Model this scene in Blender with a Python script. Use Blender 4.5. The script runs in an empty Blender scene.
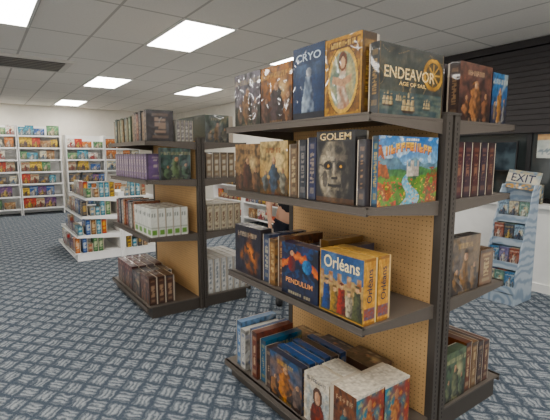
import bpy, math, random, bmesh
from mathutils import Vector, Matrix, noise
random.seed(7)
scene = bpy.context.scene
COL = scene.collection

# ------------------------------------------------------------------ materials
def lin(c):
    o = []
    for v in c[:3]:
        v = v / 255.0
        o.append(v / 12.92 if v <= 0.04045 else ((v + 0.055) / 1.055) ** 2.4)
    return (o[0], o[1], o[2], 1.0)

def mat(name, col, rough=0.6, metal=0.0, nscale=30, namt=0.08, bump=0.0, spec=0.4, col2=None):
    m = bpy.data.materials.new(name); m.use_nodes = True
    nt = m.node_tree; b = nt.nodes['Principled BSDF']
    tc = nt.nodes.new('ShaderNodeTexCoord')
    n = nt.nodes.new('ShaderNodeTexNoise'); n.inputs['Scale'].default_value = nscale
    n.inputs['Detail'].default_value = 3
    nt.links.new(tc.outputs['Object'], n.inputs['Vector'])
    mx = nt.nodes.new('ShaderNodeMix'); mx.data_type = 'RGBA'
    c = lin(col)
    if col2:
        mr = nt.nodes.new('ShaderNodeMapRange'); mr.inputs[1].default_value = .42; mr.inputs[2].default_value = .58
        nt.links.new(n.outputs['Fac'], mr.inputs[0]); nt.links.new(mr.outputs[0], mx.inputs[0])
        mx.inputs[6].default_value = c; mx.inputs[7].default_value = lin(col2)
    else:
        mx.inputs[6].default_value = tuple(max(0, v * (1 - namt)) for v in c[:3]) + (1,)
        mx.inputs[7].default_value = tuple(min(1, v * (1 + namt)) for v in c[:3]) + (1,)
        nt.links.new(n.outputs['Fac'], mx.inputs[0])
    nt.links.new(mx.outputs[2], b.inputs['Base Color'])
    b.inputs['Roughness'].default_value = rough
    b.inputs['Metallic'].default_value = metal
    b.inputs['Specular IOR Level'].default_value = spec
    if bump > 0:
        bp = nt.nodes.new('ShaderNodeBump'); bp.inputs['Strength'].default_value = bump
        bp.inputs['Distance'].default_value = 0.01
        nt.links.new(n.outputs['Fac'], bp.inputs['Height'])
        nt.links.new(bp.outputs['Normal'], b.inputs['Normal'])
    return m

def emis(name, col, s):
    m = bpy.data.materials.new(name); m.use_nodes = True
    b = m.node_tree.nodes['Principled BSDF']
    b.inputs['Base Color'].default_value = lin((240, 240, 235))
    b.inputs['Emission Color'].default_value = lin(col)
    b.inputs['Emission Strength'].default_value = s
    return m

def mth(nt, op, a, b=None, c=None):
    n = nt.nodes.new('ShaderNodeMath'); n.operation = op
    for i, x in enumerate((a, b, c)):
        if x is None: continue
        if isinstance(x, (int, float)): n.inputs[i].default_value = x
        else: nt.links.new(x, n.inputs[i])
    return n.outputs[0]

def carpet_mat():
    m = bpy.data.materials.new('carpet'); m.use_nodes = True
    nt = m.node_tree; b = nt.nodes['Principled BSDF']
    tc = nt.nodes.new('ShaderNodeTexCoord')
    nz = nt.nodes.new('ShaderNodeTexNoise'); nz.inputs['Scale'].default_value = 20; nz.inputs['Detail'].default_value = 3
    nt.links.new(tc.outputs['Object'], nz.inputs['Vector'])
    sx = nt.nodes.new('ShaderNodeSeparateXYZ'); nt.links.new(tc.outputs['Object'], sx.inputs[0])
    nz2 = mth(nt, 'MULTIPLY', mth(nt, 'SUBTRACT', nz.outputs['Fac'], 0.5), 0.45)
    x = sx.outputs[0]; y = sx.outputs[1]
    s = 6.0
    u = mth(nt, 'ADD', mth(nt, 'MULTIPLY', mth(nt, 'ADD', x, mth(nt, 'MULTIPLY', y, 0.8)), s), nz2)
    v = mth(nt, 'ADD', mth(nt, 'MULTIPLY', mth(nt, 'SUBTRACT', x, mth(nt, 'MULTIPLY', y, 0.8)), s), nz2)
    fu = mth(nt, 'FRACT', u); fv = mth(nt, 'FRACT', v)
    au = mth(nt, 'ABSOLUTE', mth(nt, 'SUBTRACT', fu, 0.5)); av = mth(nt, 'ABSOLUTE', mth(nt, 'SUBTRACT', fv, 0.5))
    mr = nt.nodes.new('ShaderNodeMapRange'); mr.inputs[1].default_value = 0.27; mr.inputs[2].default_value = 0.46; mr.inputs[3].default_value = 1; mr.inputs[4].default_value = 0.0
    nt.links.new(mth(nt, 'MAXIMUM', au, av), mr.inputs[0])
    par = mth(nt, 'FLOORED_MODULO', mth(nt, 'ADD', mth(nt, 'FLOOR', u), mth(nt, 'FLOOR', v)), 2.0)
    st1 = mth(nt, 'SINE', mth(nt, 'MULTIPLY', fu, 25.0)); st2 = mth(nt, 'SINE', mth(nt, 'MULTIPLY', fv, 25.0))
    st = mth(nt, 'ADD', mth(nt, 'MULTIPLY', st1, par), mth(nt, 'MULTIPLY', st2, mth(nt, 'SUBTRACT', 1.0, par)))
    stm = mth(nt, 'ADD', mth(nt, 'MULTIPLY', mth(nt, 'ADD', st, mth(nt, 'MULTIPLY', nz2, 6.0)), 0.34), 0.52); stm.node.use_clamp = True
    fac = mth(nt, 'MULTIPLY', mr.outputs[0], stm)
    fine = nt.nodes.new('ShaderNodeTexNoise'); fine.inputs['Scale'].default_value = 130; fine.inputs['Detail'].default_value = 3
    nt.links.new(tc.outputs['Object'], fine.inputs['Vector'])
    fac2 = mth(nt, 'ADD', mth(nt, 'MULTIPLY', fac, mth(nt, 'ADD', mth(nt, 'MULTIPLY', fine.outputs['Fac'], 1.1), 0.4)), mth(nt, 'MULTIPLY', mth(nt, 'SUBTRACT', fine.outputs['Fac'], .45), .7))
    fac2.node.use_clamp = True
    mx = nt.nodes.new('ShaderNodeMix'); mx.data_type = 'RGBA'
    mx.inputs[6].default_value = lin((60, 71, 84)); mx.inputs[7].default_value = lin((158, 163, 166))
    nt.links.new(fac2, mx.inputs[0]); nt.links.new(mx.outputs[2], b.inputs['Base Color'])
    b.inputs['Roughness'].default_value = 0.95; b.inputs['Specular IOR Level'].default_value = 0.1
    bp = nt.nodes.new('ShaderNodeBump'); bp.inputs['Strength'].default_value = 0.4; bp.inputs['Distance'].default_value = 0.005
    nt.links.new(fine.outputs['Fac'], bp.inputs['Height']); nt.links.new(bp.outputs['Normal'], b.inputs['Normal'])
    return m

def ceiling_mat():
    m = bpy.data.materials.new('ceiling_tiles'); m.use_nodes = True
    nt = m.node_tree; b = nt.nodes['Principled BSDF']
    tc = nt.nodes.new('ShaderNodeTexCoord')
    sx = nt.nodes.new('ShaderNodeSeparateXYZ'); nt.links.new(tc.outputs['Object'], sx.inputs[0])
    fx = mth(nt, 'FRACT', mth(nt, 'DIVIDE', mth(nt, 'ADD', sx.outputs[0], 0.05 + 6.0), 0.6))
    fy = mth(nt, 'FRACT', mth(nt, 'DIVIDE', mth(nt, 'ADD', sx.outputs[1], -3.95 + 12.0), 1.2))
    ex = mth(nt, 'GREATER_THAN', mth(nt, 'ABSOLUTE', mth(nt, 'SUBTRACT', fx, 0.5)), 0.478)
    ey = mth(nt, 'GREATER_THAN', mth(nt, 'ABSOLUTE', mth(nt, 'SUBTRACT', fy, 0.5)), 0.489)
    e = mth(nt, 'MAXIMUM', ex, ey)
    n = nt.nodes.new('ShaderNodeTexNoise'); n.inputs['Scale'].default_value = 60; n.inputs['Detail'].default_value = 4
    nt.links.new(tc.outputs['Object'], n.inputs['Vector'])
    m1 = nt.nodes.new('ShaderNodeMix'); m1.data_type = 'RGBA'
    m1.inputs[6].default_value = lin((220, 215, 207)); m1.inputs[7].default_value = lin((238, 233, 225))
    nt.links.new(n.outputs['Fac'], m1.inputs[0])
    m2 = nt.nodes.new('ShaderNodeMix'); m2.data_type = 'RGBA'
    nt.links.new(e, m2.inputs[0]); nt.links.new(m1.outputs[2], m2.inputs[6]); m2.inputs[7].default_value = lin((184, 179, 171))
    nt.links.new(m2.outputs[2], b.inputs['Base Color']); b.inputs['Roughness'].default_value = 0.9
    return m

def peg_mat(name, c, hole):
    m = bpy.data.materials.new(name); m.use_nodes = True
    nt = m.node_tree; b = nt.nodes['Principled BSDF']
    tc = nt.nodes.new('ShaderNodeTexCoord')
    sx = nt.nodes.new('ShaderNodeSeparateXYZ'); nt.links.new(tc.outputs['Object'], sx.inputs[0])
    fy = mth(nt, 'SUBTRACT', mth(nt, 'FRACT', mth(nt, 'DIVIDE', sx.outputs[1], 0.0254)), 0.5)
    fz = mth(nt, 'SUBTRACT', mth(nt, 'FRACT', mth(nt, 'DIVIDE', sx.outputs[2], 0.0254)), 0.5)
    d = mth(nt, 'ADD', mth(nt, 'MULTIPLY', fy, fy), mth(nt, 'MULTIPLY', fz, fz))
    h = mth(nt, 'LESS_THAN', d, 0.020)
    n = nt.nodes.new('ShaderNodeTexNoise'); n.inputs['Scale'].default_value = 14; nt.links.new(tc.outputs['Object'], n.inputs['Vector'])
    m1 = nt.nodes.new('ShaderNodeMix'); m1.data_type = 'RGBA'; cc = lin(c)
    m1.inputs[6].default_value = tuple(v * .9 for v in cc[:3]) + (1,); m1.inputs[7].default_value = tuple(min(1, v * 1.1) for v in cc[:3]) + (1,)
    nt.links.new(n.outputs['Fac'], m1.inputs[0])
    m2 = nt.nodes.new('ShaderNodeMix'); m2.data_type = 'RGBA'
    nt.links.new(h, m2.inputs[0]); nt.links.new(m1.outputs[2], m2.inputs[6]); m2.inputs[7].default_value = lin(hole)
    nt.links.new(m2.outputs[2], b.inputs['Base Color']); b.inputs['Roughness'].default_value = 0.6
    return m

def print_mat():
    m = bpy.data.materials.new('printed_cardboard'); m.use_nodes = True
    nt = m.node_tree; b = nt.nodes['Principled BSDF']
    a = nt.nodes.new('ShaderNodeAttribute'); a.attribute_name = 'Col'
    hs = nt.nodes.new('ShaderNodeHueSaturation'); hs.inputs['Saturation'].default_value = 1.18; hs.inputs['Value'].default_value = .94
    nt.links.new(a.outputs['Color'], hs.inputs['Color']); nt.links.new(hs.outputs['Color'], b.inputs['Base Color'])
    b.inputs['Roughness'].default_value = 0.36; b.inputs['Specular IOR Level'].default_value = 0.5
    b.inputs['Coat Weight'].default_value = 0.85; b.inputs['Coat Roughness'].default_value = 0.06
    tc = nt.nodes.new('ShaderNodeTexCoord')
    n = nt.nodes.new('ShaderNodeTexNoise'); n.inputs['Scale'].default_value = 6; n.inputs['Detail'].default_value = 1; n.inputs['Distortion'].default_value = 1.0
    nt.links.new(tc.outputs['Object'], n.inputs['Vector'])
    bp = nt.nodes.new('ShaderNodeBump'); bp.inputs['Strength'].default_value = .75; bp.inputs['Distance'].default_value = 0.025
    nt.links.new(n.outputs['Fac'], bp.inputs['Height']); nt.links.new(bp.outputs['Normal'], b.inputs['Coat Normal'])
    return m

M_FLOOR = carpet_mat(); M_CEIL = ceiling_mat(); M_PEG = peg_mat('tan_pegboard', (204, 162, 106), (136, 102, 62))
M_WPEG = peg_mat('white_pegboard', (225, 222, 215), (170, 168, 162))
M_PRINT = print_mat()
M_WALL = mat('cream_paint', (232, 227, 215), 0.8, nscale=6)
M_WHITE = mat('white_paint', (234, 233, 229), 0.55, nscale=8)
M_DMET = mat('bronze_metal', (98, 90, 82), 0.42, 0.25, nscale=40)
M_DMET2 = mat('dark_metal_slots', (26, 23, 21), 0.6)
M_POST = mat('dark_post_metal', (78, 72, 66), 0.42, 0.3)
M_WMET = mat('white_metal', (242, 241, 238), 0.4, nscale=10)
M_BLACK = mat('black_plastic', (26, 26, 28), 0.4)
M_BLIND = mat('near_black_blind', (46, 42, 42), 0.55)
M_GLASS = mat('night_glass', (54, 60, 60), 0.1, nscale=3, namt=.3, spec=0.7)
M_BASEB = mat('dark_baseboard', (70, 66, 64), 0.6)
M_DIFF = emis('light_diffuser', (255, 250, 242), 21.0)
M_FRAME = mat('light_frame', (225, 223, 218), 0.5)
M_VENT = mat('vent_metal', (206, 201, 192), 0.5)
M_LOUV = mat('vent_louvre_dark', (58, 55, 52), 0.6)
M_LOUV2 = mat('vent_louvre_grey', (128, 124, 118), 0.5)

# ------------------------------------------------------------------ helpers
def link(o, parent=None):
    COL.objects.link(o)
    if parent is not None: o.parent = parent
    return o

def boxes_mesh(name, lst, mats):
    v = []; f = []; mi = []
    for b in lst:
        x0, y0, z0, x1, y1, z1 = b[:6]; k = b[6] if len(b) > 6 else 0
        i = len(v)
        v += [(x0, y0, z0), (x1, y0, z0), (x1, y1, z0), (x0, y1, z0), (x0, y0, z1), (x1, y0, z1), (x1, y1, z1), (x0, y1, z1)]
        f += [(i, i+3, i+2, i+1), (i+4, i+5, i+6, i+7), (i, i+1, i+5, i+4), (i+1, i+2, i+6, i+5), (i+2, i+3, i+7, i+6), (i+3, i, i+4, i+7)]
        mi += [k] * 6
    me = bpy.data.meshes.new(name); me.from_pydata(v, [], f)
    for m in mats: me.materials.append(m)
    me.polygons.foreach_set('material_index', mi); me.update()
    return me

def prism_mesh(name, poly, axis, a0, a1, mats):
    def P(p, a):
        if axis == 'y': return (p[0], a, p[1])
        if axis == 'x': return (a, p[0], p[1])
        return (p[0], p[1], a)
    n = len(poly)
    v = [P(p, a0) for p in poly] + [P(p, a1) for p in poly]
    f = [tuple(range(n))[::-1], tuple(range(n, 2 * n))] + [(i, (i+1) % n, n + (i+1) % n, n + i) for i in range(n)]
    me = bpy.data.meshes.new(name); me.from_pydata(v, [], f)
    for m in mats: me.materials.append(m)
    me.update()
    bm = bmesh.new(); bm.from_mesh(me); bmesh.ops.recalc_face_normals(bm, faces=bm.faces); bm.to_mesh(me); bm.free()
    return me

def obj(name, me, loc=(0, 0, 0), parent=None, label=None, category=None, kind=None, group=None, rot=0.0):
    o = bpy.data.objects.new(name, me); o.location = loc; o.rotation_euler = (0, 0, rot)
    if label: o['label'] = label
    if category: o['category'] = category
    if kind: o['kind'] = kind
    if group: o['group'] = group
    return link(o, parent)

def struct(name, lst, mats, label=None):
    o = obj(name, boxes_mesh(name, lst, mats), kind='structure')
    o['label'] = label or name.replace('_', ' '); o['category'] = name.split('_')[0]
    return o

# ------------------------------------------------------------------ room
CZ = 2.87; XR = 5.35; XL = -4.5; YB = 12.9; YF = -3.5
struct('floor', [(XL, YF, -0.1, XR, YB, 0)], [M_FLOOR], 'slate and grey diamond-pattern commercial carpet floor')
struct('ceiling', [(XL, YF, CZ, XR, YB, CZ + 0.1)], [M_CEIL], 'off-white suspended acoustic tile ceiling with metal grid')
struct('wall_back', [(XL, YB, 0, XR + .15, YB + 0.15, CZ)], [M_WALL], 'cream painted wall behind the wall shelving')
struct('wall_right', [(XR, YF, 0, XR + 0.15, YB, CZ)], [M_WALL], 'cream painted wall with dark window')
struct('wall_left', [(XL - 0.15, 6.0, 0, XL, YB, CZ)], [M_WALL], 'plain cream painted wall')
struct('baseboard_back', [(XL, YB - 0.015, 0, XR, YB, 0.11)], [M_BASEB], 'dark vinyl baseboard')
struct('trim_1', [(5.12, -1.5, 0, XR, 4.6, 0.96), (5.08, -1.5, 0.96, XR, 4.6, 1.0)], [M_WHITE], 'white knee wall with projecting ledge')
struct('baseboard_right', [(5.105, -1.5, 0, 5.12, 4.6, 0.1)], [M_WHITE], 'white baseboard on the knee wall')
wf = [(5.30, -1.5, 1.0, 5.345, 4.6, 1.06, 1), (5.30, -1.5, 2.74, 5.345, 4.6, 2.8, 1), (5.33, -1.5, 1.06, 5.345, 4.6, 2.74, 0)]
for yy in (-1.5, 0.5, 2.25, 4.54):
    wf.append((5.30, yy, 1.06, 5.345, yy + 0.05, 2.74, 1))
struct('window_1', wf, [M_GLASS, M_BLACK], 'wide dark shop window above the ledge')
bl = [(5.235, -1.5, 2.78, 5.295, 4.6, 2.86, 0)]
zz = 2.76
while zz > 1.86:
    bl.append((5.245, -1.5, zz - 0.057, 5.285, 4.6, zz, 0)); zz -= 0.062
bl.append((5.24, -1.5, 1.81, 5.29, 4.6, 1.84, 0))
for yy in (-0.5, 1.2, 2.9, 4.3):
    bl.append((5.262, yy, 1.83, 5.268, yy + 0.01, 2.8, 0))
obj('window_blind', boxes_mesh('window_blind', bl, [M_BLIND]), label='near-black horizontal slat blind lowered over the window', category='blind')

def light(x, y):
    r = bpy.data.objects.new('ceiling_light', None); r.location = (x + .3, y + .6, CZ); link(r)
    r['label'] = 'lit rectangular fluorescent troffer set in the tile ceiling'; r['category'] = 'ceiling light'; r['group'] = 'fluorescent ceiling lights'
    fr = boxes_mesh('light_frame', [(-.3, -.6, -.012, -.275, .6, 0), (.275, -.6, -.012, .3, .6, 0), (-.275, -.6, -.012, .275, -.575, 0), (-.275, .575, -.012, .275, .6, 0)], [M_FRAME])
    obj('frame', fr, parent=r)
    obj('diffuser', boxes_mesh('diffuser', [(-.275, -.575, -.008, .275, .575, -0.001)], [M_DIFF]), parent=r)
for (x, y) in [(-.05, 3.95), (1.75, 3.95), (3.55, 3.95), (1.75, 7.55), (3.55, 7.55), (-.05, 11.15), (1.75, 11.15),
               (-.05, .35), (1.75, .35 - 1.2), (3.55, .35), (-1.85, 2.75), (-2.45, 7.55), (-1.85, -.85)]:  # troffers on this line are out of view, added to light the room
    light(x, y)
vr = bpy.data.objects.new('ceiling_vent', None); vr.location = (.62, 7.1, CZ); link(vr); vr['label'] = 'grey louvred air vent with light frame in the ceiling'; vr['category'] = 'vent'
obj('vent_frame', boxes_mesh('vent_frame', [(-.62, -.50, -.03, .62, -.43, 0), (-.62, .43, -.012, .62, .50, 0), (-.62, -.43, -.02, -.54, .43, 0), (.54, -.43, -.02, .62, .43, 0)], [M_VENT]), parent=vr)
vl = [(-.54, -.43, -.006, .54, .43, -0.001, 0)]
for i in range(7):
    vl.append((-.535, -.37 + i * .12, -.014, .535, -.325 + i * .12, -.0065, 1))
obj('vent_louvre', boxes_mesh('vent_louvre', vl, [M_LOUV, M_LOUV2]), parent=vr)

# ------------------------------------------------------------------ shelving units
def post_mesh(w, d, h, m1, m2):
    l = [(0, 0, 0, w * .40, d, h, 0), (w * .60, 0, 0, w, d, h, 0), (w * .40, d * .25, 0, w * .60, d, h, 0)]
    z = 0.1
    while z < h - 0.05:
        for fx in (0.18, 0.78):
            l.append((w * fx, -0.0008, z, w * fx + 0.006, 0.001, z + 0.014, 1))
        z += 0.0254
    l.append((-.003, -.003, h - .01, w + .003, d + .003, h + .002, 0))
    return boxes_mesh('upright_post', l, [m1, m2])

def gondola(xf, xp, pw, xb, y0, y1, levels, msh, mpost, mpeg, label, top, basext=0.04, th=.034, steps=None):
    ox = xp + pw / 2; oy = (y0 + y1) / 2
    r = bpy.data.objects.new('shelving_unit', None); r.location = (ox, oy, 0); link(r)
    r['label'] = label; r['category'] = 'shelving unit'
    L = lambda b: (b[0] - ox, b[1] - oy, b[2], b[3] - ox, b[4] - oy, b[5]) + tuple(b[6:])
    pm = post_mesh(pw, 0.045, top, mpost, M_DMET2 if mpost != M_WMET else M_VENT)
    obj('upright_post', pm, (xp - ox, y0 - 0.02 - oy, 0), r)
    obj('upright_post', pm, (xp - ox, y1 - 0.025 - oy, 0), r)
    obj('back_panel', boxes_mesh('back_panel', [L((xp + .004, y0 + .026, .1, xp + .012, y1 - .026, top - .03))], [mpeg]), parent=r)
    obj('back_panel', boxes_mesh('back_panel', [L((xp + pw - .012, y0 + .026, .1, xp + pw - .004, y1 - .026, top - .03))], [mpeg]), parent=r)
    for i, z in enumerate(levels):
        ext = steps[i] if steps else (basext if i == 0 else 0)
        for side in (0, 1):
            if side == 0: a, b = xf - ext, xp
            else: a, b = xp + pw, xb + ext
            fr = a if side == 0 else b
            lipa, lipb = (fr, fr + .014) if side == 0 else (fr - .014, fr)
            da, db = (fr + .014, b) if side == 0 else (a, fr - .014)
            sh = obj('shelf', boxes_mesh('shelf', [L((da, y0, z - .012, db, y1, z)), L((lipa, y0, z - th, lipb, y1, z + .002)),
                     L((lipa - (.003 if side == 0 else 0), y0, z - th - .002, lipb + (.003 if side else 0), y1, z - th + .006)),
                     L((lipa - (.003 if side == 0 else 0), y0, z - .006, lipb + (.003 if side else 0), y1, z + .002))], [msh]), parent=r)
            if i > 0:
                xi = (xp if side == 0 else xp + pw) - ox; xo = fr - ox + (.016 if side == 0 else -.016)
                poly = [(xi, z - .0125), (xo, z - .0125), (xo, z - .032), (xi, z - .075)]
                for yb in (y0 + .001, y1 - .005):
                    obj('shelf_bracket', prism_mesh('shelf_bracket', poly, 'y', yb - oy, yb + .004 - oy, [msh]), parent=sh)
            else:
                ki, ko = (fr + .05, xp) if side == 0 else (xp + pw, fr - .05)
                obj('base_kickplate', boxes_mesh('base_kickplate', [L((min(ki, ko), y0 + .01, 0, max(ki, ko), y1 - .01, z - .0125))], [mpost]), parent=r)
    return r

Z1, Z2, Z3, Z4 = 1.73, 1.32, 0.77, 0.13
gondola(1.36, 1.90, 0.12, 2.64, 1.22, 2.45, [Z4, Z3, Z2, Z1], M_DMET, M_POST, M_PEG, 'dark bronze double-sided metal shelving with tan pegboard', 1.76)
G2 = [0.12, 0.78, 1.32, 1.68]
gondola(1.25, 1.75, 0.08, 2.32, 3.76, 5.0, G2, M_DMET, M_POST, M_PEG, 'dark metal double-sided shelving with tan pegboard further down the aisle', 1.72)
G3 = [0.12, 0.38, 0.66, 0.93]
G3S = [.20, .14, .07, 0]
gondola(1.26, 1.72, 0.08, 2.26, 6.5, 7.9, G3, M_WMET, M_WMET, M_WPEG, 'low stepped white double-sided metal shelving packed with games', 1.0, steps=G3S)

# ------------------------------------------------------------------ printed art
def mix(a, b, t):
    t = max(0, min(1, t)); return (a[0] + (b[0] - a[0]) * t, a[1] + (b[1] - a[1]) * t, a[2] + (b[2] - a[2]) * t)
def nz(u, v, s, seed): return noise.noise(Vector((u * s, v * s, seed * 3.17)))
def plain(c, seed=0, a=.12):
    d = (c[0] * .5, c[1] * .5, c[2] * .5)
    return lambda u, v: mix(c, d, a + a * 1.2 * nz(u, v, 5, seed))
def strokes(u, n, seed):
    k = int(u * n); fr = u * n - k
    return fr > .22 and (noise.noise(Vector((k * 1.7, seed, 0.5))) > -.45)
def glyph(u, v, n, seed):
    if not (0 <= u < 1 and 0 <= v <= 1): return False
    k = int(u * n); fr = u * n - k
    if fr > .80: return False
    fr /= .80
    h = int((noise.noise(Vector((k * 2.3 + .7, seed * 1.9, .3))) * .5 + .5) * 997) % 8
    if fr < .34: return True
    if h & 1 and fr > .68: return True
    if h & 2 and v > .70: return True
    if h & 4 and v < .28: return True
    return (not (h & 1)) and .38 < v < .62

def art_scene(sky, sky2, ground, fig, title, seed, tv=.84, fx=.5, fw=.17, fh=.3):
    s3 = int(seed * 7) % 4; tw = .26 + .12 * (int(seed * 5) % 3)
    def f(u, v):
        n1 = nz(u, v, 4, seed); n2 = nz(u, v, 10, seed + 5); n3 = nz(u, v, 24, seed + 9)
        c = mix(sky2, sky, v + .6 * n1)
        c = mix(c, (c[0] * .35, c[1] * .35, c[2] * .35), max(0, n2 + .05) * 1.2)
        if s3 == 0: c = mix(c, (250, 226, 170), max(0, .8 - math.hypot(u - .7, v - .6) * 3.4))
        if s3 == 1 and v < .72 - abs(u - .3) * 1.1 + .08 * n2: c = mix(c, (ground[0] * .8 + 30, ground[1] * .8 + 34, ground[2] * .8 + 40), .7)
        if s3 == 2: c = mix(c, title, max(0, .6 - abs((u - v) * 1.2 + .4 * n1) * 4))
        ridge = .34 + .16 * nz(u, 0, 4, seed)
        if v < ridge: c = mix(ground, (ground[0] * .3, ground[1] * .3, ground[2] * .3), .3 + .8 * n2 + (ridge - v))
        for (cx, w, hh, k) in ((fx - fw * 1.7, fw * .6, fh * .6, 1), (fx + fw * 1.8, fw * .65, fh * .7, 2), (fx, fw, fh, 0)):
            e = ((u - cx - .04 * n1) / w) ** 2 + ((v - hh - .04) / hh) ** 2
            h = ((u - cx - .02) / (w * .38)) ** 2 + ((v - .04 - hh * 2) / (hh * .24)) ** 2
            fc = fig if k == 0 else mix(fig, sky, .25 * k)
            if e < 1 + .9 * n2: c = mix(fc, (fc[0] * .25, fc[1] * .25, fc[2] * .25), .3 + (u - cx) / w * .5 + .7 * nz(u, v, 11, seed + 2))
            if h < 1: c = mix((210, 170, 136), (100, 68, 50), .3 + .4 * n3 + (u - cx) / w)
        if abs(u - .5) < tw and glyph((u - .5 + tw) / (2 * tw), (v - tv + .05) / .09, 9, seed): c = mix(c, title, .6)
        if v < .06 and .3 < u < .7 and strokes(u, 20, seed): c = mix(c, title, .4)
        return c
    return f

def art_cryo(u, v):
    n1 = nz(u, v, 3, 3); n2 = nz(u, v, 10, 8)
    c = mix((26, 38, 60), (78, 98, 126), .25 + v * .2 + n1 * .9)
    if v < .6: c = mix(c, (34, 54, 92), .45)
    if abs(u - .5 - .12 * n1) < .12 + .12 * (.6 - v) and .1 < v < .6: c = mix((162, 176, 188), (34, 44, 66), .42 + n2 * .8 + (u - .5) * 1.5)
    if ((u - .52) / .085) ** 2 + ((v - .64) / .065) ** 2 < 1: c = mix((176, 180, 182), (50, 56, 70), .3 + (u - .52) * 4)
    if v < .10: c = (26, 28, 38)
    if v > .76: c = mix(c, (44, 58, 84), .8)
    return c
def art_gold(u, v):
    n1 = nz(u, v, 5, 7); n2 = nz(u, v, 10, 4); n3 = nz(u, v, 24, 9)
    c = mix((146, 104, 54), (76, 50, 30), .4 + n2 * .7 + n3 * .3)
    sw = math.sin(u * 22 + 5 * n1) * math.sin(v * 22 + 4 * n1)
    if sw > .55: c = (180, 138, 72)
    r = math.hypot((u - .5) / .37, (v - .45) / .38)
    if r < 1: c = mix((106, 124, 108), (176, 160, 114), .45 + n1 + .3 * n2)
    d = abs(u - .5 - .035 * math.sin(v * 12))
    if r < 1 and d < .09 + .2 * (.5 - v) and v < .60: c = mix((206, 196, 176), (120, 64, 42), .25 + n2 * .7 + (u - .5) * 1.6)
    if r < 1 and abs(v - .42 - .2 * abs(u - .5)) < .05 and d < .26: c = mix((200, 164, 130), (120, 80, 60), .3)
    if ((u - .5) / .12) ** 2 + ((v - .69) / .12) ** 2 < 1 and r < 1: c = mix((110, 58, 30), (66, 38, 24), .5 + n3)
    if ((u - .5) / .065) ** 2 + ((v - .67) / .075) ** 2 < 1: c = (206, 166, 130)
    if .96 < r < 1.10: c = (206, 166, 92)
    if 1.10 < r < 1.15: c = (76, 50, 30)
    if .85 < v < .955 and .12 < u < .88:
        c = (80, 50, 32)
        if glyph((u - .16) / .68, (v - .87) / .065, 9, 2): c = mix(c, (216, 182, 108), .8)
    if min(u, 1 - u, v, 1 - v) < .035: c = (166, 126, 68)
    return c
def art_endeavor(u, v):
    n1 = nz(u, v, 3, 11); n2 = nz(u, v, 10, 12); n3 = nz(u, v, 26, 13)
    c = mix((58, 62, 54), (24, 29, 30), .5 + n1)
    c = mix(c, (112, 96, 68), max(0, n2 + .1) * .6)
    if abs(n1 - .05) < .018: c = mix(c, (150, 126, 84), .6)
    if v < .34: c = mix((38, 58, 62), (96, 100, 84), .3 + .9 * nz(u, v * 3, 8, 3))
    for (cx, cy, s) in ((.29, .2, .05), (.13, .14, .09), (.74, .12, .07), (.44, .07, .12)):
        hh = s * 2.3
        t = (v - cy) / hh
        for m in (-.55, 0, .55):
            if 0 < t < 1 - abs(m) * .4 and abs(u - cx - m * s) < s * .27 * (1.2 - t) and math.sin(t * 17) > -.75: c = mix((196, 174, 130), (100, 76, 52), .25 + n3 * .4 + (u - cx - m * s) / s * 1.5)
        if -.14 < t < 0 and abs(u - cx) < s * (.9 + t * 2): c = (52, 36, 26)
    r = math.hypot((u - .83), (v - .66) * .67); an = math.atan2((v - .66) * .67, u - .83)
    if r < .175: c = mix((46, 42, 34), (92, 72, 44), .4 + n2)
    if .125 < r < .165: c = mix((200, 154, 80), (116, 84, 44), .3 + .4 * math.sin(an * 3))
    if r < .12 * (.25 + .75 * abs(math.cos(an * 4)) ** 4): c = mix((206, 166, 96), (130, 96, 52), .3 + .4 * math.sin(an * 8))
    if v > .95: c = (48, 50, 46)
    if min(u, 1 - u) < .012: c = (90, 76, 52)
    return c
def art_stone(u, v):
    n1 = nz(u, v, 4, 21); n2 = nz(u, v, 9, 22); n3 = nz(u, v, 22, 23)
    x = (u - .5); sh = max(0, min(1, .5 + x * 1.9 + .25 * n1))
    c = mix((176, 162, 136), (30, 28, 28), .20 + .75 * sh + .45 * n2 + .2 * n3)
    edge = (x / .46) ** 2 + ((v - .44) / .50) ** 2
    if edge > .72: c = mix(c, (26, 26, 30), min(1, (edge - .72) * 3.5))
    for sx in (-1, 1):
        ex = ((x - sx * .17) / .125) ** 2 + ((v - .52) / .065) ** 2
        if ex < 1: c = mix((18, 16, 18), c, max(0, ex - .7) * 2)
        if ((x - sx * .165) / .03) ** 2 + ((v - .515) / .022) ** 2 < 1: c = (220, 160, 76)
        br = v - .61 - .10 * abs(x)
        if abs(x - sx * .17) < .16 and abs(br) < .028: c = mix(c, (196, 182, 154) if sx < 0 else (100, 90, 78), .6)
        if ((x - sx * .25) / .07) ** 2 + ((v - .33) / .12) ** 2 < 1: c = mix(c, (34, 30, 30), .6)
    nw = .035 + max(0, .5 - v) * .22
    if abs(x) < nw and .35 < v < .56: c = mix((180, 164, 136), (56, 50, 46), .3 + x / nw * .5 + .5 * n3)
    if abs(x) < .085 and abs(v - .35) < .014: c = (26, 22, 22)
    if abs(x) < .18 and abs(v - .24 - .4 * x * x) < .02: c = (22, 18, 18)
    if abs(x) < .13 and abs(v - .20) < .014: c = mix(c, (150, 138, 116), .4)
    if abs(n2 - .12) < .02 and v < .8: c = mix(c, (20, 18, 18), .6)
    if v < .08: c = mix(c, (90, 60, 40), .7)
    if v > .85: c = mix((34, 34, 38), (50, 47, 46), n1 + .5)
    return c
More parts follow.
